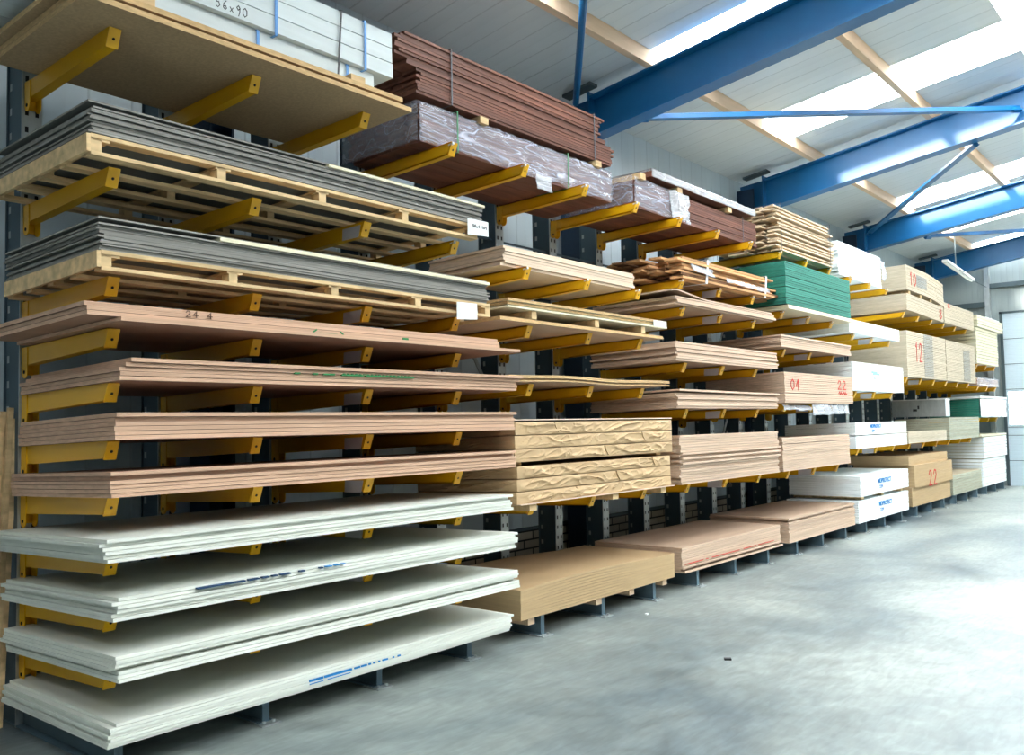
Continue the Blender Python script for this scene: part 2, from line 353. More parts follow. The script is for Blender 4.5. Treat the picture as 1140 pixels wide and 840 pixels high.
# end wall framing
q = MB(); q.box(-.32,-.22, YE-.14, YE, 0, 5.3); tag(q.build('trim_4', M['galv']), kind='structure')
q = MB(); q.box(XW, -.32, YE-.1, YE, 4.0, 4.12); q.box(-.22, XR, YE-.1, YE, 4.42, 4.52); tag(q.build('trim_5', M['darkgrey']), kind='structure')

# hanging lamp
t = empty('strip_lamp', (0, 18.5, 4.34)); tag(t, 'slim white strip lamp hanging below the roof above the end bays', 'lamp')
q = MB(); q.bar4((.0,-1.0,.06), (0,1.05,-.06), .10, .05); q.build('lamp_body', M['lamp'], t)
q = MB(); q.bar((0,-.95,.03), (0,1.0,-.09), .018); q.build('lamp_tube', M['paper'], t)
q = MB(); q.bar((0,-.2,.03), (0.02,-.3,.62), .012); q.bar((.02,-.3,.62), (.12,.2,.74), .012); q.bar((0,-.2,.03),(.12,-.1,-.05),.014); q.build('hanger', M['galv'], t)
q = MB(); q.bar((0,1.05,-.06), (-.26,3.6,.1), .006); q.build('cable', M['darkgrey'], t)

# ------------------------------------------------------------------ cantilever rack
TILT = .027
XF = -.96                       # face of the uprights
PTOP = 3.95
def arm_mesh():
    q = MB(); L = -XF; w = .028; h0, h1 = .098, .082
    # channel: web plate, top and bottom flanges (open towards the door), all tapering to the tip; tip cut raked
    def P(x, z): return (x, z)
    zt = lambda x: 0 + x*TILT
    hb = lambda x: -(h1 + (h0-h1)*(-x)/L) + x*TILT
    xt, xb = 0., -.045
    q.prism([(-L, zt(-L)), (-L, hb(-L)), (xb, hb(xb)), (xt, zt(xt))], 'y', -w, -w+.007)
    q.prism([(-L, zt(-L)), (-L, zt(-L)-.008), (xt-.004, zt(xt)-.008), (xt, zt(xt))], 'y', -w, w)
    q.prism([(-L, hb(-L)+.008), (-L, hb(-L)), (xb, hb(xb)), (xb+.004, hb(xb)+.008)], 'y', -w, w)
    # lug with rounded foot on the upright
    pr = [(-L+.0005, zt(-L)-.001), (-L+.066, zt(-L)-.001), (-L+.066, -.11-L*TILT)]
    for i in range(7):
        a = -math.pi*i/6; pr.append((-L+.033+.0325*math.cos(a), -.135-L*TILT+.034*math.sin(a)))
    pr += [(-L+.0005, -.12-L*TILT)]
    q.prism(pr, 'y', -w-.006, -w)
    q.prism(pr, 'y', w-.004, w+.002)
    q.box(-L-.001, -L+.004, -w, w, -.15-L*TILT, zt(-L)-.001)
    return q.data('arm', [M['yellow']])
def plate_mesh():
    q = MB(); w = .030
    q.prism([(.001, -.001), (-.037, -.088), (-.031, -.091), (.007, -.003)], 'y', -w, w)
    q.bar((-.012,-.004,-.045), (-.0105,-.004,-.046), .0, 1)
    return q.data('end_plate', [M['yellow'], M['hole']])
def hole_mesh():
    q = MB(); nx, nz = .92, -.39
    c = Vector((-.0165, 0, -.050)); d = Vector((nx, 0, nz)).normalized()
    q.bar(c-d*.004, c+d*.0042, .0075, 0, 8)
    return q.data('bolt_hole', [M['hole']])
def lughole_mesh():
    q = MB(); c = Vector((XF+.033, -.034, -.135-.96*TILT)); q.bar(c, c+Vector((0,-.003,0)), .010, 0, 8); return q.data('bolt', [M['hole']])
def label_mesh():
    q = MB(); q.prism([(-.20,-.022),(-.205,-.094),(-.05,-.092),(-.03,-.018)], 'y', -.0305, -.0285); return q.data('load_label', [M['sticker']])
def bolt_white_mesh():
    q = MB(); q.bar((-.03,-.02,-.02), (.012,-.02,-.012), .010, 0, 8); return q.data('bolt_head', [M['whitestrap']])
def upright_mesh():
    q = MB()
    w = .1
    # box column: galvanised perforated face plate with two rows of slots over a dark folded section
    q.box(XF-.21, XF-.004, 0-.035, 0-.028, 0, PTOP, 0)
    q.box(XF-.21, XF-.004, .043, .05, 0, PTOP, 0)
    q.box(XF-.214, XF-.206, -.045, .06, 0, PTOP, 0)
    q.box(XF-.012, XF-.003, -.045, .06, 0, PTOP, 1)
    z = .1
    while z < PTOP-.05:
        for y in (-.020, .034): q.box(XF-.0035, XF-.0022, y-.009, y+.009, z-.016, z+.016, 2)
        z += .095
    z = .15
    while z < PTOP-.05:     # slots in the side
        q.box(XF-.19, XF-.165, -.0362, -.0345, z-.02, z+.02, 1); z += .14
    return q.data('upright', [M['rack'], M['galv'], M['hole']])
def base_mesh():
    q = MB(); x0, x1 = XF-.22, .065
    q.box(x0, x1, -.006, .006, .012, .148, 0); q.box(x0, x1, -.045, .045, .148, .155, 0); q.box(x0, x1, -.045, .045, .004, .012, 0)
    q.box(x1-.006, x1, -.02, .02, .012, .155, 0)
    return q.data('base_beam', [M['beamgrey']])
def foot_mesh():
    q = MB(); q.box(-.02, .12, -.06, .06, 0, .008); q.bar((.09,.03,.0),(.09,.03,.02),.01); q.bar((.09,-.03,.0),(.09,-.03,.02),.01); return q.data('foot_plate', [M['galv']])
AM, PM, HM, LH, LM_, WM, UM, BM_, FM = arm_mesh(), plate_mesh(), hole_mesh(), lughole_mesh(), label_mesh(), bolt_white_mesh(), upright_mesh(), base_mesh(), foot_mesh()
levels = {0:[3.52,2.83,2.30,2.05,1.79,1.515,1.25,.97,.71,.443], 1:[3.54,2.75,2.30,1.86,.97], 2:[3.54,2.93,2.66,2.12,1.675,.965], 3:[3.54,2.83,2.38,1.74,.96],
          4:[3.52,2.72,1.93,1.14], 5:[3.23,2.19,1.14], 6:[3.23,2.19,1.14], 7:[2.60,2.16,1.52]}
Y0, S = 2.048, .8
def colY(n): return Y0 + n*S
bay_name = ['eighth bay from the door','seventh bay from the door','sixth bay from the door','fifth bay from the door','fourth bay from the door','third bay from the door','second bay from the door','bay beside the door']
for n in range(25):
    b = 0 if n < 4 else (n-1)//3
    t = empty('rack_upright', (0, colY(n), 0))
    pos = (['first','second','third','fourth'] if b == 0 else ['first','second','third'])[n if b == 0 else (n-4) % 3]
    tag(t, 'grey rack upright with yellow arms, %s of the %s, farthest post first' % (pos, bay_name[b]) , 'rack upright', 'rack uprights with yellow arms')
    t['label'] = 'grey rack upright with yellow arms, %s from the door end' % ORD(24-n)
    put('perforated_post', UM, parent=t)
    bb = put('base_beam', BM_, parent=t); put('foot_plate', FM, parent=bb)
    for z in levels[b]:
        a = put('arm', AM, (0, 0, z), parent=t)
        put('end_plate', PM, parent=a)
        if n < 10: put('bolt_hole', HM, parent=a); put('lug_bolt', LH, parent=a)
        if n >= 3 and n < 16 and z > 2.6: put('bolt_head', WM, parent=a)
        if n in (2, 8, 11, 14, 17) and z < 3: put('load_label', LM_, parent=a)
# tie rods between the uprights
def tie(n, z, kind=0):
    q = MB(); a, b = colY(n)+.05, colY(n+1)-.045
    if kind == 0: q.bar4((XF-.06, a, z), (XF-.06, b, z), .016, .016)
    elif kind == 1: q.bar4((XF-.1, a, z), (XF-.1, b, z+1.1), .012, .035)
    else: q.bar4((XF-.14, a, z+1.1), (XF-.14, b, z), .012, .035)
    return q.build('tie_bar', M['rack'] if kind == 0 else M['galv'])
for n in range(24):
    for z, w in ((3.22,'thin'),):
        tag(tie(n, z), '%s grey tie bar joining the %s and %s rack uprights from the door' % (w, ORD(23-n), ORD(24-n)), 'tie bar', 'horizontal tie bars between rack uprights')
for n in (4, 10):
    for kd, w in ((1,'rising'), (2,'falling')):
        for z in ((.7, 1.9) if n == 10 else (1.9,)):
            tag(tie(n, z, kd), '%s %s diagonal strap joining the %s and %s rack uprights from the door' % ('low' if z < 1 else 'middle', w, ORD(23-n), ORD(24-n)), 'tie bar', 'diagonal straps between rack uprights')

# ------------------------------------------------------------------ marks, lettering
GL = {'0':[[(.5,1),(.15,.75),(.12,.3),(.45,0),(.8,.25),(.82,.75),(.5,1)]],'1':[[(.3,.8),(.5,1),(.5,0)]],'2':[[(.15,.75),(.35,1),(.7,.95),(.75,.65),(.15,.02),(.85,.02)]],
      '4':[[(.6,0),(.62,1),(.1,.35),(.85,.35)]],'5':[[(.8,1),(.25,1),(.2,.55),(.6,.6),(.75,.25),(.45,0),(.15,.1)]],'6':[[(.7,1),(.3,.65),(.2,.2),(.5,0),(.75,.2),(.6,.45),(.22,.3)]],
      '8':[[(.5,.52),(.2,.75),(.5,1),(.8,.75),(.5,.52),(.15,.25),(.5,0),(.85,.25),(.5,.52)]],'9':[[(.75,.75),(.45,.5),(.2,.75),(.5,1),(.75,.75),(.7,.3),(.5,-.15)]],
      'x':[[(.2,.5),(.7,0)],[(.7,.5),(.2,0)]],'(':[[(.7,1),(.3,.6),(.3,.3),(.7,0)]],')':[[(.3,1),(.7,.6),(.7,.3),(.3,0)]],'-':[[(.0,.5),(1,.5)]],' ':[], '.':[[(.45,.05),(.55,.0)]], '~':[[(0,.5),(.2,.7),(.4,.3),(.6,.7),(.8,.3),(1,.5)]]}
def strokes(name, text, x, y, z, w, h, lw, m, parent=None, adv=1.15):
    """hand-drawn characters on a face looking towards +X; world coordinates"""
    q = MB()
    for i, ch in enumerate(text):
        for pl in GL[ch]:
            pts = [Vector((x, y+(i*adv+u)*w, z+v*h)) for u, v in pl]
            for a, b in zip(pts, pts[1:]):
                d = (b-a)
                if d.length < 1e-6: continue
                e = d.normalized()*lw*.4
                q.bar4(tuple(a-e), tuple(b+e), lw, .003, 0, up=(1,0,0))
    o = q.build(name, m)
    if parent: attach(o, parent)
    return o
def attach(o, parent):
    bpy.context.view_layer.update()
    mw = o.matrix_world.copy(); o.parent = parent; o.matrix_parent_inverse = parent.matrix_world.inverted(); o.matrix_world = mw
def printed(name, s, x, y, z, size, m, parent=None, sx=1.0, bold=0.):
    cu = bpy.data.curves.new(name, 'FONT'); cu.body = s; cu.size = size; cu.extrude = .001; cu.offset = bold; cu.materials.append(m)
    o = bpy.data.objects.new(name, cu); C.objects.link(o)
    o.rotation_euler = (math.pi/2, 0, math.pi/2); o.location = (x, y, z); o.scale = (sx, 1, 1)
    bpy.context.view_layer.update()
    me = bpy.data.meshes.new_from_object(o.evaluated_get(bpy.context.evaluated_depsgraph_get()))
    p = bpy.data.objects.new(name, me); C.objects.link(p); p.matrix_world = o.matrix_world.copy(); bpy.data.objects.remove(o)
    if parent: attach(p, parent)
    return p

# ------------------------------------------------------------------ board piles
def board_mesh(name, w, L, t, mf, me, sag=None, front_wave=0.):
    """front left bottom corner at origin; x from -w to 0, y 0..L"""
    q = MB(); n = 1 if (sag is None) else 20
    ys = [L*i/n for i in range(n+1)]
    zs = [(sag(y/L) if sag else 0) for y in ys]
    for (y, z) in zip(ys, zs): q.v += [(-w,y,z),(0,y,z),(0,y,z+t),(-w,y,z+t)]
    for i in range(n):
        a = 4*i; b = a+4
        for f, m in (((a,a+1,b+1,b),0), ((a+3,b+3,b+2,a+2),0), ((a+1,a+2,b+2,b+1),1), ((a,b,b+3,a+3),1)): q.f.append(f); q.m.append(m)
    q.f.append((0,3,2,1)); q.m.append(1); k = 4*n; q.f.append((k,k+1,k+2,k+3)); q.m.append(1)
    return q.data(name, [M[mf], M[me]])
def pile(key, name, noun, phrase, cat, X, y0, y1, z0, H, n, mats, w=1.06, jx=.006, jy=.008, tilt=True, sag=None, special=None, gaps=None, yaw=0., group=None, fill=.90):
    """a pile of n loose boards. special: {index from bottom: dict(dx, dy0, dy1, mats, t)}"""
    w = min(w, X+(.945 if X >= .12 and y0 < 3 else .89)-jx); L = y1-y0; out = []; special = special or {}; gaps = gaps or {}
    t = (H - sum(gaps.values()))/n
    base = board_mesh(name, w, L, t*fill, mats[0], mats[1], sag)
    z = z0; th = -TILT if tilt else 0
    for i in range(n):
        sp = special.get(i, {})
        z += gaps.get(i, 0)
        me = base
        if sp.get('mats') or sp.get('L') or sp.get('t') or sp.get('sag') or sp.get('w'):
            mm = sp.get('mats', mats); me = board_mesh(name, sp.get('w', w), sp.get('L', L), sp.get('t', t*fill), mm[0], mm[1], sp.get('sag', sag))
        dx = sp.get('dx', rnd.uniform(-jx, jx)); dy = sp.get('dy', rnd.uniform(-jy, jy))
        x = X + dx
        o = put(name, me, (x, y0+dy, z + .0015 + x*(TILT if tilt else 0)), (0, -TILT if tilt else 0, yaw + rnd.uniform(-.0012, .0012)*min(1, jx/.006)))
        k = n-1-i
        if n == 1: lab = 'single %s: %s' % (noun, phrase)
        elif k == 0: lab = 'top %s of the %s' % (noun, phrase)
        elif i == 0: lab = 'bottom %s of the %s' % (noun, phrase)
        else: lab = '%s %s down in the %s' % (ORD(k), noun, phrase)
        tag(o, lab, cat, group or phrase)
        out.append(o); z += t
    return out
# rotation about Y: x negative side must sink
def bay(b): return bay_name[b]
P = {}
ply = ('ply_face','ply_edge'); pale = ('pale_face','pale_edge'); rose = ('pale_face2','rose_edge'); white = ('white_face','white_edge'); br = ('bright_face','bright_edge')
chip = ('chip_face','chip_edge'); mdf = ('mdf_face','mdf_edge'); fib = ('fibre_face','fibre_edge'); grey = ('grey_face','grey_edge')

# --- bay 1
P['S1'] = pile('S1','chipboard_sheet','chipboard sheet','chipboard pile under the white timbers','chipboard', .10, 1.80, 3.82, 3.52, .095, 3, chip,
               special={2:dict(dx=.06, dy=-.05, L=2.06), 0:dict(dx=.10, dy=.0, L=2.05)})
P['S2'] = pile('S2','grey_sheet','grey sheet','upper grey-edged pile on a pallet','board', .12, 1.88, 4.59, 2.935, .15, 14, grey, jx=.012, jy=.016,
               gaps={13:.007}, special={12:dict(mats=('cream_face','cream_edge'), L=1.36, dy=1.36, t=.016, dx=.02), 13:dict(dx=.0, dy=-.015)})
P['S3'] = pile('S3','grey_sheet','grey sheet','lower grey-edged pile on a pallet','board', .12, 1.925, 4.635, 2.395, .155, 15, grey, jx=.012, jy=.016,
               gaps={14:.011}, special={13:dict(mats=('cream_face','cream_edge'), L=2.1, dy=.61, t=.02, dx=.02), 14:dict(dx=.0, dy=-.01)})
P['S4'] = pile('S4','plywood_sheet','plywood sheet','plywood pile pencilled 24 4','plywood', .20, 1.83, 4.66, 2.055, .085, 4, ply, w=1.16, jx=.004,
               special={0:dict(dx=.03, dy=.14, L=2.88), 1:dict(dy=.0, dx=0), 3:dict(dx=-.012, dy=-.01)})
P['S5'] = pile('S5','plywood_sheet','plywood sheet','plywood pile with green print','plywood', .16, 2.0, 4.885, 1.79, .105, 5, ply, w=1.12, jx=.01,
               special={0:dict(dx=.0, dy=0), 4:dict(dx=.03, dy=.04, L=2.88), 3:dict(dx=.015, dy=.02)})
P['S6'] = pile('S6','plywood_sheet','plywood sheet','plywood pile next below the green-printed one','plywood', .13, 2.0, 4.895, 1.515, .128, 6, ply, jx=.006, w=1.10,
               special={4:dict(dx=-.02, dy=.004), 5:dict(dx=.004, dy=0, L=2.91)})
P['S7'] = pile('S7','plywood_sheet','plywood sheet','lowest plywood pile above the white boards','plywood', .16, 1.96, 4.86, 1.25, .12, 6, ply, jx=.004, w=1.2,
               special={4:dict(dx=-.03, dy=.01), 5:dict(dx=.0, dy=0)})
wsp = lambda k: {k:dict(dx=-.025, dy=-.01)}
P['S8'] = pile('S8','white_board','board','topmost white pile in the farthest bay from the door','board', .28, 1.876, 4.66, .972, .105, 6, white, w=1.25, jx=.010, jy=.012, special={4:dict(dx=-.012, dy=-.02, mats=('white_face','white_edge'))})
P['S9'] = pile('S9','white_board','board','second highest white pile in the farthest bay from door','board', .28, 1.918, 4.70, .712, .105, 6, white, w=1.25, jx=.010, jy=.014, special={5:dict(dx=-.004+.004, dy=.02)})
P['S10'] = pile('S10','white_board','board','third highest white pile in the farthest bay from door','board', .28, 1.926, 4.71, .445, .118, 7, white, w=1.25, jx=.012, jy=.016, special={3:dict(dx=-.03, dy=-.01), 6:dict(dx=0,dy=.0)})
P['S11'] = pile('S11','white_board','board','lowest white pile in the farthest bay from the door','board', .22, 1.93, 4.70, .157, .105, 7, white, jx=.006, jy=.010, tilt=False, w=1.25, yaw=.0, special={6:dict(dx=.0, dy=.03)})

# pallets under the grey piles
def pallet(y0, y1, zb, H, X, lab):
    t = empty('long_pallet', (X, y0, zb + .002 + X*TILT)); t.rotation_euler = (0, -TILT, 0); tag(t, lab, 'pallet', 'long pallets under the grey piles')
    L = y1-y0; w = 1.05; d = .018
    for x in (0, -.25, -.5, -.75, -.98):
        for z in (0, H-d):
            q = MB(); q.box(x-.07, x, 0, L, z, z+d); q.build('deck_board', M['pine_old'], t)
    for i in range(5):
        y = (L-.05)*i/4
        for x in (0, -.5, -.98):
            q = MB(); q.box(x-.07, x-.003, y, y+.05, d, H-d); q.build('block', M['pine_old'], t)
    for i in range(5):
        y = .0 + (L-.09)*i/4
        q = MB(); q.box(-w+.01, -.003, y, y+.09, H-d-.013, H-d-.001); q.build('cross_board', M['pine_old'], t)
    q = MB(); q.box(-w, -.0, -.02, -.001, .012, H-.004); q.build('end_board', M['pine_old'], t)
    return t
pa = pallet(1.88, 4.54, 2.83, .10, .12, 'upper long wooden pallet under grey-edged sheets')
pb = pallet(1.93, 4.66, 2.30, .093, .12, 'lower long wooden pallet under grey-edged sheets')
def paper(x, y0, y1, z0, z1, lab, text=None):
    q = MB(); n = 8
    for i in range(n):
        a, b = i/n, (i+1)/n
        f = lambda u: .004 + .010*math.sin(u*3.1)+.004*math.sin(u*9)
        ya, yb = y0+(y1-y0)*a, y0+(y1-y0)*b; xa, xb = x+f(a), x+f(b)
        k = len(q.v); q.v += [(xa,ya,z0+.012*a),(xb,yb,z0+.012*b),(xb,yb,z1+.004*b),(xa,ya,z1+.004*a)]; q.v += [(p[0]-.002,p[1],p[2]) for p in q.v[k:k+4]]
        for f4 in ((0,1,2,3),(7,6,5,4),(0,4,5,1),(2,6,7,3),(0,3,7,4),(1,5,6,2)): q.f.append(tuple(k+i for i in f4)); q.m.append(0)
    o = q.build('paper_label', M['paper']); tag(o, lab, 'label')
    if text: strokes('handwriting', text, x+.019, y0+.035, (z0+z1)/2+.0, .016, .020, .0022, M['black'], o)
    return o
paper(.135, 4.42, 4.63, 2.85, 2.96, 'white paper note with handwriting on the upper grey pile', '50x4 109')
paper(.135, 4.30, 4.50, 2.262, 2.378, 'blank white paper note on the lower grey pile')

# white primed timbers on bearers
for i, y in enumerate((2.10, 3.46)):
    q = MB(); q.box(-.9, .085, y, y+.11, 0, .072); o = q.build('bearer_block', M['pine_old'], loc=(0,0,3.620)); o.rotation_euler = (0,-TILT*1,0)
    tag(o, 'wooden bearer under the white timbers, %s the strapped planks' % ('away from' if i == 0 else 'next to'), 'bearer', 'bearers under the white timbers')
me = board_mesh('timber', .15, 2.16, .094, 'painted', 'painted'); z = 3.697
for r in range(4):
    yoff = [-.13, .0, .0, .0][r]
    for c in range(5):
        o = put('primed_timber', me, (-.01 - c*.156 + (.03 if r else .0) + rnd.uniform(-.004,.004), 1.70+yoff+rnd.uniform(-.01,.01), z + (-.01-c*.156)*TILT), (0,-TILT,0))
        tag(o, 'white primed timber in the %s layer up, %s row back, on chipboard' % (ORD(r), ORD(c)), 'timber', 'white primed timbers on the chipboard pile')
        if r == 2 and c == 0: T56 = o
        if r == 1 and c == 0: T1x = o
    z += .0985
strokes('size_marking', '56x90', +.0225, 2.58, 3.815, .036, .05, .004, M['black'], T1x)
def strap(x0, x1, y, z0, z1, m, lab, w=.012, cat='strap', group='straps round the timber bundles', lean=0):
    q = MB(); e = .004
    q.bar4((x1+e, y, z0-e), (x1+e, y+lean, z1+e), w, .003, 0, up=(1,0,0)); q.bar4((x0-e, y, z0-e), (x0-e, y+lean, z1+e), w, .003, 0, up=(1,0,0))
    q.box(x0-e, x1+e, y-w/2, y+w/2, z0-e-.001, z0-e+.001)
    q.box(x0-e, x1+e, y+lean-w/2, y+lean+w/2, z1+e-.001, z1+e+.001)
    tag(q.build('strap', m), lab, cat, group)
strap(-.80, .03, 3.40, 3.675, 4.085, M['black'], 'black strap round the white timbers', .012, lean=.03)
for i, y in enumerate((2.96, 3.62)):
    strap(-.80, .028, y, 3.78, 4.085, M['bluestrap'], 'light blue strap round the white timbers, %s the black strap' % ('nearer the text than' if i == 0 else 'beyond'), .018)
for i, y in enumerate((2.86, 3.50)):
    strap(-.80, -.003, y, 3.675, 3.778, M['bluestrap'], 'short light blue strap on the lowest timber layer, %s the black strap' % ('nearer the text than' if i == 0 else 'beyond'), .018)

# marks on bay 1 boards
strokes('pencil_marking', '24 4', .205+.002, 2.30, 2.108, .034, .030, .0035, M['pencil'], P['S4'][2])
strokes('green_marking', '(--)', .208, 3.05, 2.064, .055, .036, .008, M['greenink'], P['S4'][1])
q = MB(); q.box(.2,.206,3.745,3.79,2.075,2.098); o = q.build('green_marking', M['greenink']); attach(o, P['S4'][1])
q = MB()
for a, b in ((2.965,3.0),(3.09,3.12),(3.16,3.24),(3.29,3.45),(3.47,3.86)): q.box(.16+.004,.1785,a,b,1.853,1.862)
for u in range(18): q.box(.16,.1788,3.3+u*.03,3.315+u*.03,1.861,1.867)
o = q.build('green_print', M['greenink']); attach(o, P['S5'][3])
for a, b in ((2.40,2.66),(2.68,2.74),(2.76,2.80),(2.82,2.85),(2.87,2.93),(2.99,3.02),(3.12,3.14)):
    q = MB(); q.box(.26,.3025,a-.09,b-.09,.8065,.814); o = q.build('navy_print', M['navyink']); attach(o, P['S9'][5])
q = MB()
for a, b in ((3.16,3.2),(3.22,3.25),(3.27,3.29)): q.box(.26,.3025,a-.09,b-.09,.809,.8145)
q.build('blue_print', M['blueink']); attach(bpy.data.objects['blue_print'], P['S9'][5])
q = MB()
for a, b in ((3.06,3.10),(3.105,3.15),(3.16,3.35)): q.box(.2,.2295,a-.05,b-.05,.203,.2135)
for a, b in ((3.37,3.41),(3.42,3.46),(3.475,3.49),(3.51,3.52),(3.55,3.56),(3.58,3.62),(3.66,3.67),(3.70,3.72)): q.box(.2,.2295,a-.05,b-.05,.204,.2125)
for a, b in ((3.06,3.15),(3.18,3.34)): q.box(.2,.2295,a-.05,b-.05,.1895,.1935)
o = q.build('blue_print', M['blueink']); attach(o, P['S11'][3])

# leaning battens behind the first upright
for i, (y, x) in enumerate(((1.955,-1.02),(1.925,-1.04),(1.90,-1.0),(1.985,-1.03))):
    q = MB(); q.bar4((x, y-.04, .0), (x-.02, y+.035, 1.70-.02*i), .018, .03)
    tag(q.build('leaning_batten', M['pine_old']), ['tallest','second tallest','third tallest','shortest'][i]+' of the thin battens leaning behind the end upright', 'batten', 'battens leaning behind the end upright')

# --- planks in bundles
def plank_bundle(name, X, y0, y1, z0, H, rows, cols, m, lab, cat, group, pw=.15, jy=.03, jx=.004, tilt=True, stag=None, only=None):
    t = H/rows; me = board_mesh(name, pw-.006, y1-y0, t*.9, m, m); out = {}
    for r in range(rows):
        for c in range(cols):
            x = X - c*pw + rnd.uniform(-jx, jx); dy = rnd.uniform(-jy, jy) + (stag(r, c) if stag else 0)
            o = put(name, me, (x, y0+dy, z0+.0015+r*t + x*(TILT if tilt else 0)), (0, -TILT if tilt else 0, 0))
            tag(o, lab % (ORD(r), ORD(c)), cat, group); out[r, c] = o
    return out
T1 = plank_bundle('hardwood_plank', -.19, 4.31, 6.70, 3.542, .27, 12, 5, 'hard_face', 'red-brown plank, %s layer up, %s row back, in the plastic-wrapped bundle', 'plank', 'planks in the plastic-wrapped bundle')
z1 = 3.542+.275
for i, y in enumerate((4.9, 6.42)):
    q = MB(); q.box(-.98, -.15, y, y+.09, 0, .05); o = q.build('bearer_block', M['pine_old'], loc=(0,0,z1)); o.rotation_euler = (0,-TILT,0)
    tag(o, 'wooden bearer between the two red-brown bundles, %s the pale plywood edge' % ('above' if i == 0 else 'beyond'), 'bearer', 'bearers between the red-brown bundles')
T0 = plank_bundle('hardwood_plank', -.17, 4.18, 6.62, z1+.052, .40, 18, 5, 'hard_face', 'red-brown plank, %s layer up, %s row back, strapped topmost bundle', 'plank', 'planks in the strapped topmost bundle',
                  jy=.03, jx=.008, stag=lambda r, c: (.10 if r < 8 else (-.02 if r < 10 else -.10)) + (.08 if r == 17 else 0))
for i, (y, m) in enumerate(((4.60,'greystrap'),(6.42,'greystrap'))):
    strap(-.95, -.16, y, z1+.05, z1+.455, M[m], 'grey strap round the topmost red-brown bundle, %s end' % ('end nearer the white timbers' if i == 0 else 'roof frame').replace('end ', '', 1) if i == 0 else 'grey strap round the topmost red-brown bundle, roof frame end', .014)
# U1
U1 = plank_bundle('hardwood_plank', -.12, 7.0, 9.62, 3.542, .27, 12, 5, 'hard_face', 'dark red plank, %s layer up, %s row back, in the half-wrapped bundle', 'plank', 'planks in the half-wrapped bundle', jy=.02)
zu = 3.542+.275
for i, y in enumerate((7.05, 7.75, 8.85)):
    q = MB(); q.box(-.9, -.08, y, y+.09, 0, .055); o = q.build('bearer_block', M['pine_old'], loc=(0,0,zu)); o.rotation_euler = (0,-TILT,0)
    tag(o, '%s wooden bearer under the silver-wrapped pack, counted from the plastic bundle' % ORD(i), 'bearer', 'bearers under the silver-wrapped pack')
U0 = plank_bundle('hardwood_plank', -.08, 7.25, 9.50, zu+.058, .06, 2, 5, 'hard_face', 'dark plank, %s layer up, %s row back, in the silver-wrapped pack', 'plank', 'planks in the silver-wrapped pack', jy=.01)
strap(-.85, -.105, 9.25, 3.542, 3.82, M['greystrap'], 'grey strap round the half-wrapped dark red bundle', .012)

# --- plastic films
def noise1(a): return math.sin(a*12.9898)*43758.5453 % 1
def film(name, faces, m, lab, amp=.012, group='plastic films on the timber'):
    """faces: list of (origin, U, V, nu, nv, normal) patches; crumpled sheet a few mm thick"""
    from mathutils import noise
    q = MB()
    for o, U, V, nu, nv, N, rag in faces:
        o, U, V, N = map(Vector, (o, U, V, N)); k = len(q.v)
        for j in range(nv+1):
            for i in range(nu+1):
                p = o + U*(i/nu) + V*(j/nv)
                d = abs(noise.noise(p*7))*amp*2 + noise.noise(p*19)*amp*.5
                edge = (noise.noise(Vector((p.y*5, 3, 1)))*rag) if j == 0 else 0
                q.v.append(tuple(p + N*(d+.003) + V.normalized()*edge))
        for j in range(nv):
            for i in range(nu):
                a = k + j*(nu+1)+i; q.f.append((a, a+1, a+nu+2, a+nu+1)); q.m.append(0)
    o = q.build(name, m); o.data.shade_smooth() if hasattr(o.data,'shade_smooth') else None
    sd = o.modifiers.new('thickness', 'SOLIDIFY'); sd.thickness = .001
    tag(o, lab, 'plastic film', group); return o
film('plastic_film', [((-.185,4.29,3.545),(0,2.42,0),(0,0,.272),60,8,(1,0,0),.03), ((-.185,4.285,3.548),(-.80,0,-.02),(0,0,.28),16,6,(0,-1,0),.03), ((-.185,4.29,3.818),(0,2.42,0),(-.8,0,-.02),40,8,(0,0,1),0),
                      ((-.185,6.715,3.548),(-.8,0,-.02),(0,0,.28),16,6,(0,1,0),0)], M['film'], 'clear crumpled film over the red-brown bundle')
for i, y in enumerate((4.66, 6.02)):
    strap(-.97, -.165, y, 3.535, 3.83, M['greenstrap'], 'green strap round the plastic-wrapped bundle, %s' % ('by the first yellow arm' if i == 0 else 'by the plywood pile'), .012)
q = MB(); film('plastic_film', [((-.14,5.55,3.44),(0,.2,.0),(-.01,0,.12),6,6,(1,0,0),.03)], M['film_thick'], 'loose corner of film hanging between two yellow arms', .02)
film('plastic_film', [((-.115,6.98,3.548),(0,.75,0),(0,0,.277),20,8,(1,0,0),.03), ((-.115,6.975,3.548),(-.78,0,-.02),(0,0,.29),16,6,(0,-1,0),.02)], M['film'], 'clear film round the end of the half-wrapped dark red bundle')
film('plastic_film', [((-.09,7.62,3.50),(.05,.10,.0),(-.03,.0,.32),5,10,(1,0,0),.05), ((-.05,7.70,3.52),(.02,.18,-.03),(-.03,.0,.30),6,10,(1,0,0),.06)], M['film_thick'], 'bunched end of film flaring from the half-wrapped bundle', .035)
strap(-.9, -.095, 7.70, 3.535, 3.835, M['greenstrap'], 'green strap where the film gathers on the half-wrapped bundle', .012)
film('plastic_film', [((-.075,7.24,zu+.052),(0,2.27,0),(0,0,.075),50,3,(1,0,0),.006), ((-.075,7.24,zu+.127),(0,2.27,0),(-.78,0,-.02),40,6,(0,0,1),0)], M['film_thick'], 'silvery film over the thin pack on top of the dark red bundle', .008)

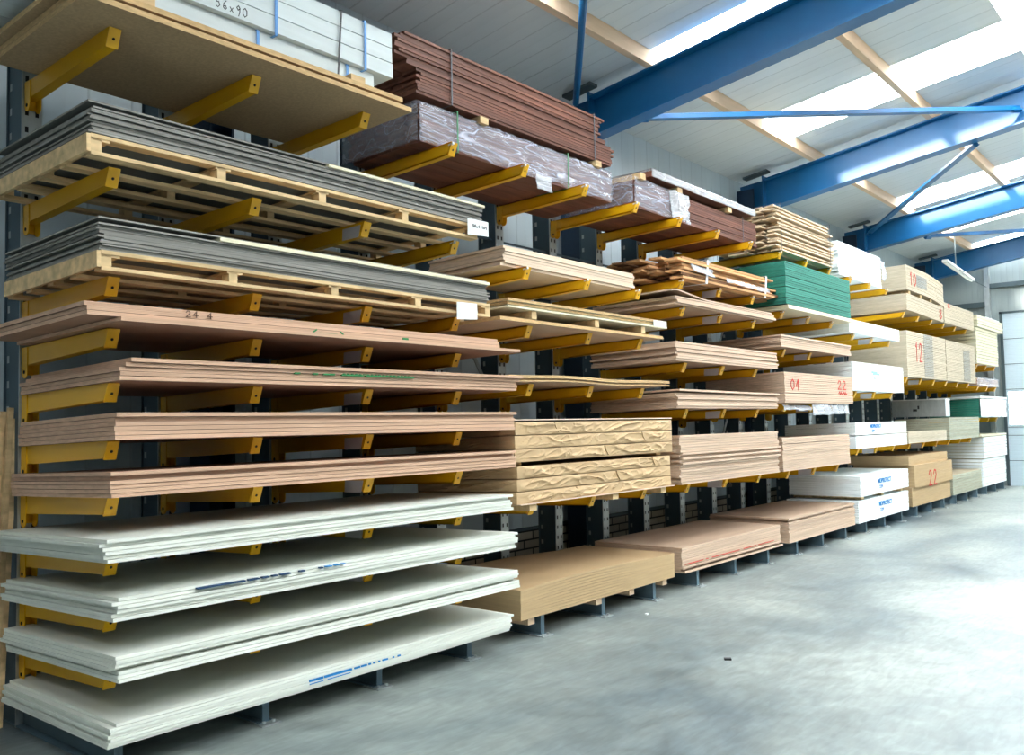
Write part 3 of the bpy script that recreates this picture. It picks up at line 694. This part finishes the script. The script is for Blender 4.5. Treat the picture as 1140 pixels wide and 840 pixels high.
# --- bay 2
P['T2'] = pile('T2','plywood_sheet','pale plywood sheet','pale plywood pile below the plastic-wrapped bundle','plywood', -.09, 5.07, 6.90, 2.752, .155, 7, pale, w=.85, jx=.008, special={0:dict(dx=-.012, dy=-.03)})
P['T3b'] = pile('T3b','cement_board','board','pair of boards under the spacer blocks','board', .09, 4.81, 7.09, 2.30, .030, 2, ('pale_face','chip_edge'), jx=.02, jy=.02)
for i, y in enumerate((5.17, 6.00, 6.72)):
    q = MB(); q.box(-.93, .085, y, y+.06, 0, .062); o = q.build('spacer_block', M['pine_old'], loc=(0,0,2.335)); o.rotation_euler = (0,-TILT,0)
    tag(o, '%s wooden spacer between the cream boards, counted from the grey piles' % ORD(i), 'spacer', 'spacers between the cream boards')
P['T3a'] = pile('T3a','cement_board','board','cream boards above the spacer blocks','board', .09, 4.88, 7.14, 2.398, .07, 3, ('cream_face','chip_edge'), jx=.012, special={0:dict(mats=('cream_face','cream_edge'), t=.014, dx=.01, dy=.0)})
q = MB(); q.box(.10,.104,6.9,7.13,2.412,2.466); o = q.build('white_tag', M['paper']); attach(o, P['T3a'][1])
P['T4'] = pile('T4','thin_board','thin board','short curled pile above the paper-wrapped packs','board', .09, 4.87, 7.15, 1.862, .048, 4, ('pale_face','chip_edge'), jx=.02, jy=.004, sag=lambda t: .012*math.sin(t*math.pi*1.6)**2)
def paper_pack(y0, y1, z0, h, X, lab, seed, w=1.02):
    from mathutils import noise
    L = y1-y0; nu, nv = 90, 8; q = MB(); k = 0
    def P3(p):
        o3 = Vector((seed*7.3, seed*3.1, 0))
        r = 1-min(1, abs(noise.noise(Vector((p.y*3+p.z*7, p.z*8-p.y*1.5, p.x*3))+o3))*4)
        r2 = 1-min(1, abs(noise.noise(Vector((p.y*8-p.z*12, p.z*16, p.x*8))+o3))*4)
        return r*r*.016 + r2*r2*.009
    def patch(o, U, V, nu, nv, N):
        o, U, V, N = map(Vector, (o, U, V, N)); k = len(q.v)
        for j in range(nv+1):
            for i in range(nu+1):
                p = o + U*(i/nu) + V*(j/nv)
                f = min(1, 5*min(j, nv-j)/nv) * min(1, 12*min(i, nu-i)/nu)
                q.v.append(tuple(p + N*(P3(p)*f*(.12 if abs(N.z) > .5 else 1))))
        for j in range(nv):
            for i in range(nu): a = k + j*(nu+1)+i; q.f.append((a, a+1, a+nu+2, a+nu+1)); q.m.append(0)
    h -= .004
    patch((0,0,0),(0,L,0),(0,0,h),120,12,(1,0,0)); patch((-w,0,0),(w,0,0),(0,0,h),24,nv,(0,-1,0)); patch((0,L,0),(-w,0,0),(0,0,h),24,nv,(0,1,0)); patch((-w,L,0),(0,-L,0),(0,0,h),20,2,(-1,0,0))
    patch((0,0,h),(0,L,0),(-w,0,0),nu,14,(0,0,1)); patch((-w,0,0),(0,L,0),(w,0,0),12,3,(0,0,-1))
    t = empty('wrapped_board_pack', (X, y0, z0+X*TILT)); t.rotation_euler = (0,-TILT,0)
    o = q.build('paper_wrap', M['kraft'], t)
    y = (seed*.57) % (L-.4)+.15
    q2 = MB(); q2.prism([(y,h*.97),(y+.02,h*.95),(y+.10,h*.2),(y+.05,h*.12),(y+.02,h*.5)], 'x', .002, .013); q2.build('paper_fold', M['kraft'], t)
    tag(t, lab, 'wrapped boards', 'paper-wrapped board packs'); return t
zz = .978
P['T5sheet'] = pile('T5s','base_sheet','pale sheet','lower paper-wrapped packs','board', .10, 4.97, 7.18, .970, .008, 1, pale)
P['T5sheet'][0]['label'] = 'thin pale sheet under the lowest paper-wrapped pack'
for i in range(3): paper_pack(4.955+.006*i, 7.16-.004*i, zz, .090, .085, 'brown paper-wrapped pack, %s up in the lower group of three' % ORD(i), i+1); zz += .0925
for i, y in enumerate((5.0, 7.0)):
    q = MB(); q.box(-.9, .03, y, y+.08, 0, .022); o = q.build('spacer_block', M['pine_old'], loc=(0,0,zz)); o.rotation_euler = (0,-TILT,0)
    tag(o, 'thin spacer between the paper-wrapped groups, %s' % ('door end' if i else 'white board end'), 'spacer', 'spacers between paper-wrapped groups')
zz += .026
for i in range(3): paper_pack(4.935+.006*i, 7.19, zz, .096, .09, 'brown paper-wrapped pack, %s up in the upper group of three' % ORD(i), i+5); zz += .0985
P['T5top'] = pile('T5t','cover_sheet','pale sheet','upper paper-wrapped packs','board', .10, 4.90, 7.20, zz+.004, .009, 1, pale)
P['T5top'][0]['label'] = 'thin pale sheet covering the highest paper-wrapped pack'
for i, y in enumerate((5.10, 6.20, 6.98)):
    q = MB(); q.box(-.9, .085, y, y+.085, 0, .045); o = q.build('pallet_bearer', M['pine_old'], loc=(0,0,.922)); o.rotation_euler = (0,-TILT,0)
    tag(o, '%s pine bearer under the paper-wrapped packs, counted towards the door' % ORD(i), 'bearer', 'bearers under the paper-wrapped packs')
sagT6 = lambda t: -.03*max(0, 1-t/.3)**2 * 0 + .022*math.sin(math.pi*min(1, t/.75))**2
def mdf_sag(k, n): return lambda t: (k/n)*(.026*math.sin(math.pi*min(1, t/.8)))
P['T6'] = []
P['T6'] = pile('T6','mdf_sheet','fibreboard sheet','bare brown pile on the floor beams','fibreboard', .10, 4.955, 7.15, .158, .215, 11, mdf, fill=.985, jx=.002, jy=0, tilt=False, w=1.02,
               special={k:dict(sag=mdf_sag(k, 10)) for k in range(1, 11)})
for i, y in enumerate((5.06, 5.93, 6.42, 6.97)):
    q = MB(); q.box(-.95, .08, y, y+.075, 0, .048); o = q.build('pallet_bearer', M['purlin'], loc=(0,0,.108))
    tag(o, '%s pine bearer under the bare brown floor pile, counted towards the door' % ORD(i), 'bearer', 'bearers under the bare brown floor pile')

# --- bay 3
def rough_bundle(name, n, X, y0, y1, z0, H, m, lab, group, spread, wid=.14, thick=.02, cols=5, dark=None, jy=.12):
    rows = int(n/cols); out = []
    for r in range(rows):
        for c in range(cols):
            q = MB(); L = (y1-y0) + rnd.uniform(-jy, jy)*1.4; w = wid*rnd.uniform(.75, 1.1); th = thick*rnd.uniform(.8, 1.15)
            pts = 7; prof = []
            for i in range(pts+1): prof.append((rnd.uniform(-.010,.0), L*i/pts))
            for i in range(pts, -1, -1): prof.append((-w+rnd.uniform(-.006,.012), L*i/pts + (rnd.uniform(-.08,.08) if i in (0,pts) else 0)))
            q.prism(prof, 'z', 0, th, 0)
            z = z0 + H*r/rows
            o = q.build(name, [M[m] if not (dark and rnd.random() < .3) else M[dark]])
            o.location = (X - c*spread + rnd.uniform(-.02, .02), y0 + rnd.uniform(-jy, jy), z + (X-c*spread)*TILT + rnd.uniform(0, .004))
            o.rotation_euler = (rnd.uniform(-.003,.003), -TILT + rnd.uniform(-.01,.01), rnd.uniform(-.015,.015))
            tag(o, lab % (ORD(r), ORD(c)), 'plank', group); out.append(o)
    return out
rough_bundle('rough_board', 35, .03, 7.55, 9.72, 2.935, .22, 'pine_dark', 'rough sawn board, %s layer up, %s row back, in the ragged bundle', 'boards in the ragged bundle', .17, .15, .022, 5, 'bark', .16)
for i, y in enumerate((8.05, 9.45)):
    strap(-.85, .04, y, 2.93, 3.165, M['whitestrap'], 'white tape round the ragged bundle, %s' % ('plywood side' if i == 0 else 'green panel side'), .04, lean=.05)
film('plastic_film', [((.045,7.75,3.02),(0,.45,-.02),(-.02,0,.08),12,4,(1,0,0),.02), ((.045,8.5,2.99),(0,1.05,-.01),(-.02,0,.05),20,3,(1,0,0),.02)], M['film_thick'], 'torn film strips along the ragged bundle', .02)
P['U3'] = pile('U3','plywood_sheet','plywood sheet','fanned plywood pile below the ragged bundle','plywood', .06, 7.40, 9.65, 2.66, .095, 6, rose, jx=.012, jy=.03,
               special={5:dict(dx=.0, dy=-.08, sag=lambda t: .05*max(0, 1-abs(t-.05)/.25)*(1 if t < .3 else 0)+.002)})
P['U4'] = pile('U4','plywood_sheet','plywood sheet','plywood pile next below the fanned one','plywood', .08, 7.33, 9.63, 2.122, .185, 9, rose, jx=.012, jy=.02)
P['U5'] = pile('U5','plywood_sheet','plywood sheet','short plywood pile just above the tall one','plywood', .09, 7.31, 9.58, 1.677, .168, 8, rose, jx=.010, jy=.015, special={7:dict(sag=lambda t:.012*(1-t), dx=.02), 6:dict(dx=-.02)})
P['U6'] = pile('U6','plywood_sheet','plywood sheet','tall plywood pile beside the paper-wrapped packs','plywood', .09, 7.34, 9.56, .967, .46, 20, rose, jx=.008, jy=.02,
               special={k:dict(dx=.02) for k in (8,10,12)})
P['U7'] = pile('U7','plywood_sheet','plywood sheet','plywood floor pile with red edge line','plywood', .08, 7.33, 9.55, .158, .235, 11, rose, jx=.004, jy=.006, tilt=False, special={0:dict(dx=.015,dy=.03), 1:dict(dx=-.03,dy=.03), 2:dict(dx=.01, dy=.0),3:dict(dx=0,dy=0)})
q = MB()
for a, b in ((7.37,7.72),(7.78,7.82),(7.9,8.5),(8.6,8.9),(8.95,9.35)): q.box(.085,.0925,a,b,.238,.2425)
o = q.build('red_line', M['red']); attach(o, P['U7'][3])

# --- bay 4
rough_bundle('pine_plank', 60, -.0, 9.95, 11.75, 3.545, .55, 'pine', 'pale pine plank, %s layer up, %s row back, in the tall loose bundle', 'pine planks in the tall loose bundle', .16, .15, .020, 5, None, .09)
for i, y in enumerate((10.02, 11.60)):
    strap(-.8, .02, y, 3.54, 4.10, M['greystrap'], 'thin dark strap round the tall pine bundle, %s' % ('dark red bundle side' if i == 0 else 'white board side'), .008)
gp = {3:.006, 8:.006, 13:.006}
P['V2'] = pile('V2','green_panel','green panel','green pile under the pale pine bundle','panel', .12, 9.85, 12.0, 2.885, .50, 20, ('green_face','green_edge'), jx=.004, jy=.004, gaps=gp, w=1.02)
P['V2b'] = pile('V2b','packing_board','cream packing board','green pile','board', .13, 9.88, 12.05, 2.832, .048, 2, ('cream_face','cream_edge'), jx=.02, jy=.03)
P['V2b'][0]['label'] = 'lower cream packing board under the green pile'; P['V2b'][1]['label'] = 'upper cream packing board under the green pile'
P['V3'] = pile('V3','plywood_sheet','plywood sheet','short plywood pile below the green pile','plywood', .10, 9.71, 12.0, 2.382, .14, 6, rose, jx=.012, jy=.02)
P['V4'] = pile('V4','plywood_sheet','plywood sheet','plywood pile with red 04 and 22','plywood', .10, 9.77, 12.02, 1.745, .355, 16, rose, jx=.003, jy=.006, gaps={5:.006})
strokes('red_marking', '04', .104, 9.93, 1.90, .13, .12, .012, M['red'], P['V4'][9]); strokes('red_marking', '22', .104, 11.45, 1.93, .15, .11, .012, M['red'], P['V4'][9])
strokes('red_marking', '~~', .104, 11.48, 1.83, .14, .10, .012, M['red'], P['V4'][5])
film('plastic_film', [((.09,10.6,1.60),(0,1.25,.02),(-.03,0,.13),18,5,(1,0,0),.04), ((.06,9.75,1.665),(0,.85,.0),(-.03,0,.06),14,4,(1,0,0),.02)], M['film_thick'], 'torn film hanging under the pile with red 04', .03)
P['V5'] = pile('V5','plywood_sheet','plywood sheet','tall plywood pile below the pile with red 04','plywood', .08, 9.70, 11.88, .965, .385, 16, rose, jx=.005, jy=.01, gaps={13:.005})
P['V6'] = pile('V6','plywood_sheet','plywood sheet','plywood floor pile next to the white blue-printed ones','plywood', .09, 9.77, 11.94, .158, .285, 12, rose, jx=.005, jy=.008, tilt=False, special={11:dict(dx=.01, dy=-.02), 10:dict(dx=-.02,dy=.02)})

# --- bay 5
P['W1'] = pile('W1','white_board','thick white board','tall white block on the highest arms','board', -.06, 12.12, 13.95, 3.522, .47, 10, br, jx=.001, jy=.02, w=.9)
film('plastic_film', [((-.05,13.9,3.62),(.0,.16,.02),(-.02,0,.30),5,6,(1,.3,0),.05)], M['film_thick'], 'torn film corner on the tall white block', .03)
P['W2'] = pile('W2','white_board','white board','thin white pile above the blue-smudged one','board', .05, 12.13, 14.36, 2.722, .178, 6, br, jx=.002, jy=.004)
P['W3'] = pile('W3','white_board','white board','blue-smudged white pile','board', .07, 12.12, 14.40, 1.932, .39, 13, br, jx=.001, jy=.003)
P['W4'] = pile('W4','white_board','white board','two-part white pile below the blue-smudged one','board', .09, 12.10, 14.38, 1.142, .355, 12, br, jx=.001, jy=.004, gaps={6:.01})
P['W5'] = pile('W5','white_board','white board','upper blue-printed white floor pile','board', .10, 12.17, 14.34, .500, .275, 9, br, jx=.002, jy=.004, tilt=False)
for i, y in enumerate((12.35, 13.2, 14.1)):
    q = MB(); q.box(-.9, .05, y, y+.09, 0, .045); o = q.build('spacer_block', M['pine_old'], loc=(0,0,.452)); tag(o, '%s spacer between the blue-printed white piles, counted towards the door' % ORD(i), 'spacer', 'spacers between the blue-printed piles')
P['W6'] = pile('W6','white_board','white board','lower blue-printed white floor pile','board', .10, 12.06, 14.30, .158, .29, 9, br, jx=.002, jy=.004, tilt=False)
for key, ya, za, X in (('W4',12.70,1.42,.094), ('W5',12.90,.645,.1045), ('W6',12.90,.325,.1045)):
    i = {'W4':9,'W5':5,'W6':6}[key]
    sc = .8 if key == 'W4' else 1
    printed('blue_print', 'MDPROTECT', X, ya, za, .085*sc, M['blueink'], P[key][i], 1.15, .002)
    printed('blue_print', '22M', X, ya+.05, za-.075*sc, .065*sc, M['blueink'], P[key][i-2], 1.3)
q = MB(); q.box(.069,.0745,12.92,13.15,2.19,2.215); q.box(.069,.0745,12.98,13.25,2.165,2.19); q.box(.069,.0745,13.0,13.1,2.11,2.125); o = q.build('blue_smudge', flat('pale blue smudge', srgb(140,200,226))); attach(o, P['W3'][8])

# --- bays 6, 7, 8
sX1 = lambda t: -.085*max(0, (t-.35)/.65)**2
sX2 = lambda t: -.05*max(0, (t-.3)/.7)**2 + .012*math.cos(t*4)
P['X1'] = pile('X1','fibreboard_sheet','fibreboard sheet','curved pile with red 10','fibreboard', .03, 14.93, 17.15, 3.60, .40, 20, fib, jx=.003, jy=0, sag=sX1)
for i, y in enumerate((15.1, 15.75, 16.35, 16.95)):
    q = MB(); q.box(-.9, .01, y, y+.10, 0, .05+.0); o = q.build('spacer_block', M['pine_old'], loc=(0,0,3.535+(.015 if i < 2 else (.0 if i == 2 else -.035)))); o.rotation_euler = (0,-TILT,0)
    tag(o, '%s spacer under the curved pile with red 10, counted towards the door' % ORD(i), 'spacer', 'spacers under the curved pile')
P['X2'] = pile('X2','fibreboard_sheet','fibreboard sheet','wavy pile with red 8','fibreboard', .03, 14.90, 17.10, 3.245, .27, 12, fib, jx=.003, jy=0, sag=lambda t: .012*math.cos(t*4)-.012*max(0,(t-.5)/.5)+.012)
P['X2b'] = pile('X2b','fibreboard_sheet','fibreboard sheet','plain tan pile beside the wavy one','fibreboard', .03, 17.17, 19.35, 3.235, .37, 16, fib, jx=.003, jy=.006)
P['X4'] = pile('X4','fibreboard_sheet','fibreboard sheet','very tall pile with red 12','fibreboard', .03, 14.80, 17.13, 2.195, .74, 30, fib, jx=.003, jy=.005)
P['X4b'] = pile('X4b','fibreboard_sheet','fibreboard sheet','very tall tan pile beside the red 12','fibreboard', .03, 17.16, 19.33, 2.195, .73, 30, fib, jx=.003, jy=.005)
P['X3'] = pile('X3','cream_pack','cream board','tall cream pile, bay beside the door','board', .05, 19.42, 21.35, 2.605, .72, 12, ('cream_face','cream_edge'), fill=.84, jx=.004, jy=.01)
P['X3t'] = pile('X3t','cream_pack','wide cream board','top of the tall cream pile','board', .09, 19.42, 21.75, 3.33, .24, 4, ('cream_face','cream_edge'), fill=.84, jx=.004, jy=.01)
for k, o in enumerate(P['X3t']): o['label'] = '%s of the four wider boards on top of the tall cream pile' % ['lowest','second lowest','second highest','highest'][k]
q = MB(); q.box(-.2, .0, 20.6, 21.9, 0, .04); o = q.build('white_batten', M['paper'], loc=(0,0,3.585)); tag(o, 'white batten lying on the tall cream pile', 'batten')
Xw = plank_bundle('hardwood_plank', .03, 19.40, 21.30, 2.165, .15, 4, 5, 'rose_edge', 'reddish plank, %s layer up, %s row back, below the tall cream pile', 'plank', 'reddish planks below the tall cream pile', jy=.02)
film('plastic_film', [((.04,19.38,2.16),(0,1.95,0),(0,0,.17),20,4,(1,0,0),.01)], M['film'], 'clear film over the reddish planks below the cream pile')
P['X6'] = pile('X6','green_panel','dark green board','dark green pile with crinkled white front','panel', .04, 19.45, 21.85, 1.525, .37, 10, ('green_face','green_edge'), jx=.004, jy=.01)
film('white_film', [((.055,19.44,1.525),(0,2.42,0),(0,0,.37),40,10,(1,0,0),.01)], M['paper'], 'crinkled white sheet over the front of the dark green pile', .02, None)
P['X6t'] = pile('X6t','cover_board','white cover board','dark green pile','board', .07, 19.43, 21.9, 1.905, .05, 1, br); P['X6t'][0]['label'] = 'white cover board on the dark green pile'
t = empty('sheet_metal_box', (-.02, 17.16, 1.56)); tag(t, 'pale shiny box standing on the grey-green pile', 'box')
q = MB(); q.box(-.92,0,0,.30,0,.30); q.build('box_body', M['galv'], t); q = MB(); q.box(-.925,.01,-.01,.31,.30,.315); q.build('lid', M['lamp'], t)
q = MB(); q.box(-.55,-.48,-.004,0,.10,.14); q.box(-.47,-.44,-.004,0,.14,.20); q.build('black_mark', M['black'], t)
P['X7'] = pile('X7','fibreboard_sheet','grey-green fibreboard sheet','pile under the shiny box','fibreboard', .04, 17.13, 19.38, 1.142, .40, 9, ('fibre_face','fibregrey_edge'), jx=.003, jy=.01)
P['X8'] = pile('X8','fibreboard_sheet','fibreboard sheet','low pile above the brown red 22 pile','fibreboard', .04, 14.66, 16.90, 1.142, .185, 6, fib, jx=.001, jy=.004)
mb = mdf
P['X9'] = pile('X9','mdf_sheet','fibreboard sheet','tall brown floor pile with red 22','fibreboard', .05, 14.68, 16.96, .158, .79, 16, mb, fill=.975, jx=.003, jy=.01, tilt=False,
               special={**{k:dict(dx=.03, dy=.06) for k in range(6, 13)}, **{k:dict(dx=-.02, dy=-.04) for k in range(13, 16)}})
strokes('red_marking', '22', .084, 15.50, .44, .24, .24, .022, M['red'], P['X9'][8])
P['X10'] = pile('X10','fibreboard_sheet','fibreboard sheet','low tan floor pile beside the red 22','fibreboard', .05, 17.15, 19.33, .158, .36, 8, ('fibre_face','fibregrey_edge'), jx=.003, jy=.01, tilt=False)
P['X11'] = pile('X11','white_board','thick white board','tall white floor pile beside the door','board', .05, 19.45, 21.60, .158, .98, 16, ('cream_face','bright_edge'), fill=.87, jx=.006, jy=.012, tilt=False, gaps={9:.01}, special={k:dict(dx=.03,dy=.03) for k in range(9,16)})
q = MB(); q.box(-1.0,.08,19.35,21.65,0,.035); o = q.build('cover_board', M['cream_face'], loc=(0,0,1.145)); tag(o, 'thick cream cover board on the white floor pile by the door', 'board')
strokes('red_marking', '10', .036, 15.10, 3.70, .17, .20, .02, M['red'], P['X1'][8]); strokes('red_marking', '8', .036, 16.78, 3.28, .22, .17, .02, M['red'], P['X2'][4])
strokes('red_marking', '2', .036, 17.38, 3.53, .2, .06, .015, M['red'], P['X2b'][12]); strokes('red_marking', '12', .036, 15.22, 2.46, .20, .30, .022, M['red'], P['X4'][15])
def rub(boards, y0, y1, z0, z1):
    for b in boards:
        z = b.location.z; ts = b.dimensions.z if b.dimensions.z < .05 else .022
        if z0 <= z <= z1:
            q = MB(); q.box(-.0, .0025, y0-b.location.y, y1-b.location.y, .001, .0165); o = q.build('grey_rub', M['greypatch'], b)
rub(P['X1'], 15.5, 16.1, 3.70, 3.90); rub(P['X4'], 15.76, 16.3, 2.21, 2.92); rub(P['X4b'], 18.4, 18.9, 2.21, 2.80)

# litter on the floor
q = MB(); q.box(0,.045,0,.03,0,.012); o = q.build('litter_scrap', M['black'], loc=(1.455,5.38,0)); o.rotation_euler = (0,0,.6); tag(o, 'small dark scrap lying in the open floor', 'scrap')
q = MB(); q.box(0,.02,0,.025,0,.01); o = q.build('litter_scrap', M['paper'], loc=(.312,6.28,0)); tag(o, 'tiny white scrap on the floor by the bare brown pile', 'scrap')

# ------------------------------------------------------------------ light, camera
w = bpy.data.worlds.new('World'); bpy.context.scene.world = w; w.use_nodes = True
w.node_tree.nodes['Background'].inputs[0].default_value = (.80,.93,1.0,1); w.node_tree.nodes['Background'].inputs[1].default_value = 1.0

sun = bpy.data.lights.new('sun', 'SUN'); sun.energy = 60; sun.angle = .12; sun.color = (1,.98,.95)
so = bpy.data.objects.new('sun', sun); C.objects.link(so); so.rotation_euler = Vector((.28,1.0,-.50)).to_track_quat('-Z','Y').to_euler()
cam = bpy.data.cameras.new('camera'); co = bpy.data.objects.new('camera', cam); C.objects.link(co)
R = Vector((.76938283,.63849207,-.01944076)); U = Vector((.04919029,-.02887594,.99837192)); F = Vector((-.63689118,.76908651,.05362427))
mw = Matrix.Identity(4)
for i in range(3): mw[i][0] = R[i]; mw[i][1] = U[i]; mw[i][2] = -F[i]
mw[0][3], mw[1][3], mw[2][3] = 4.16364, 0, 1.551328
co.matrix_world = mw
cam.sensor_fit = 'HORIZONTAL'; cam.sensor_width = 36; cam.lens = 36*990.14/1140; cam.clip_end = 200
sc = bpy.context.scene; sc.camera = co
sc.view_settings.view_transform = 'Standard'; sc.view_settings.look = 'None'; sc.view_settings.gamma = 1; sc.view_settings.use_curve_mapping = False
sc.view_settings.exposure = -.38
sc.cycles.use_denoising = True
sc.cycles.max_bounces = 8; sc.cycles.diffuse_bounces = 5; sc.cycles.transparent_max_bounces = 12
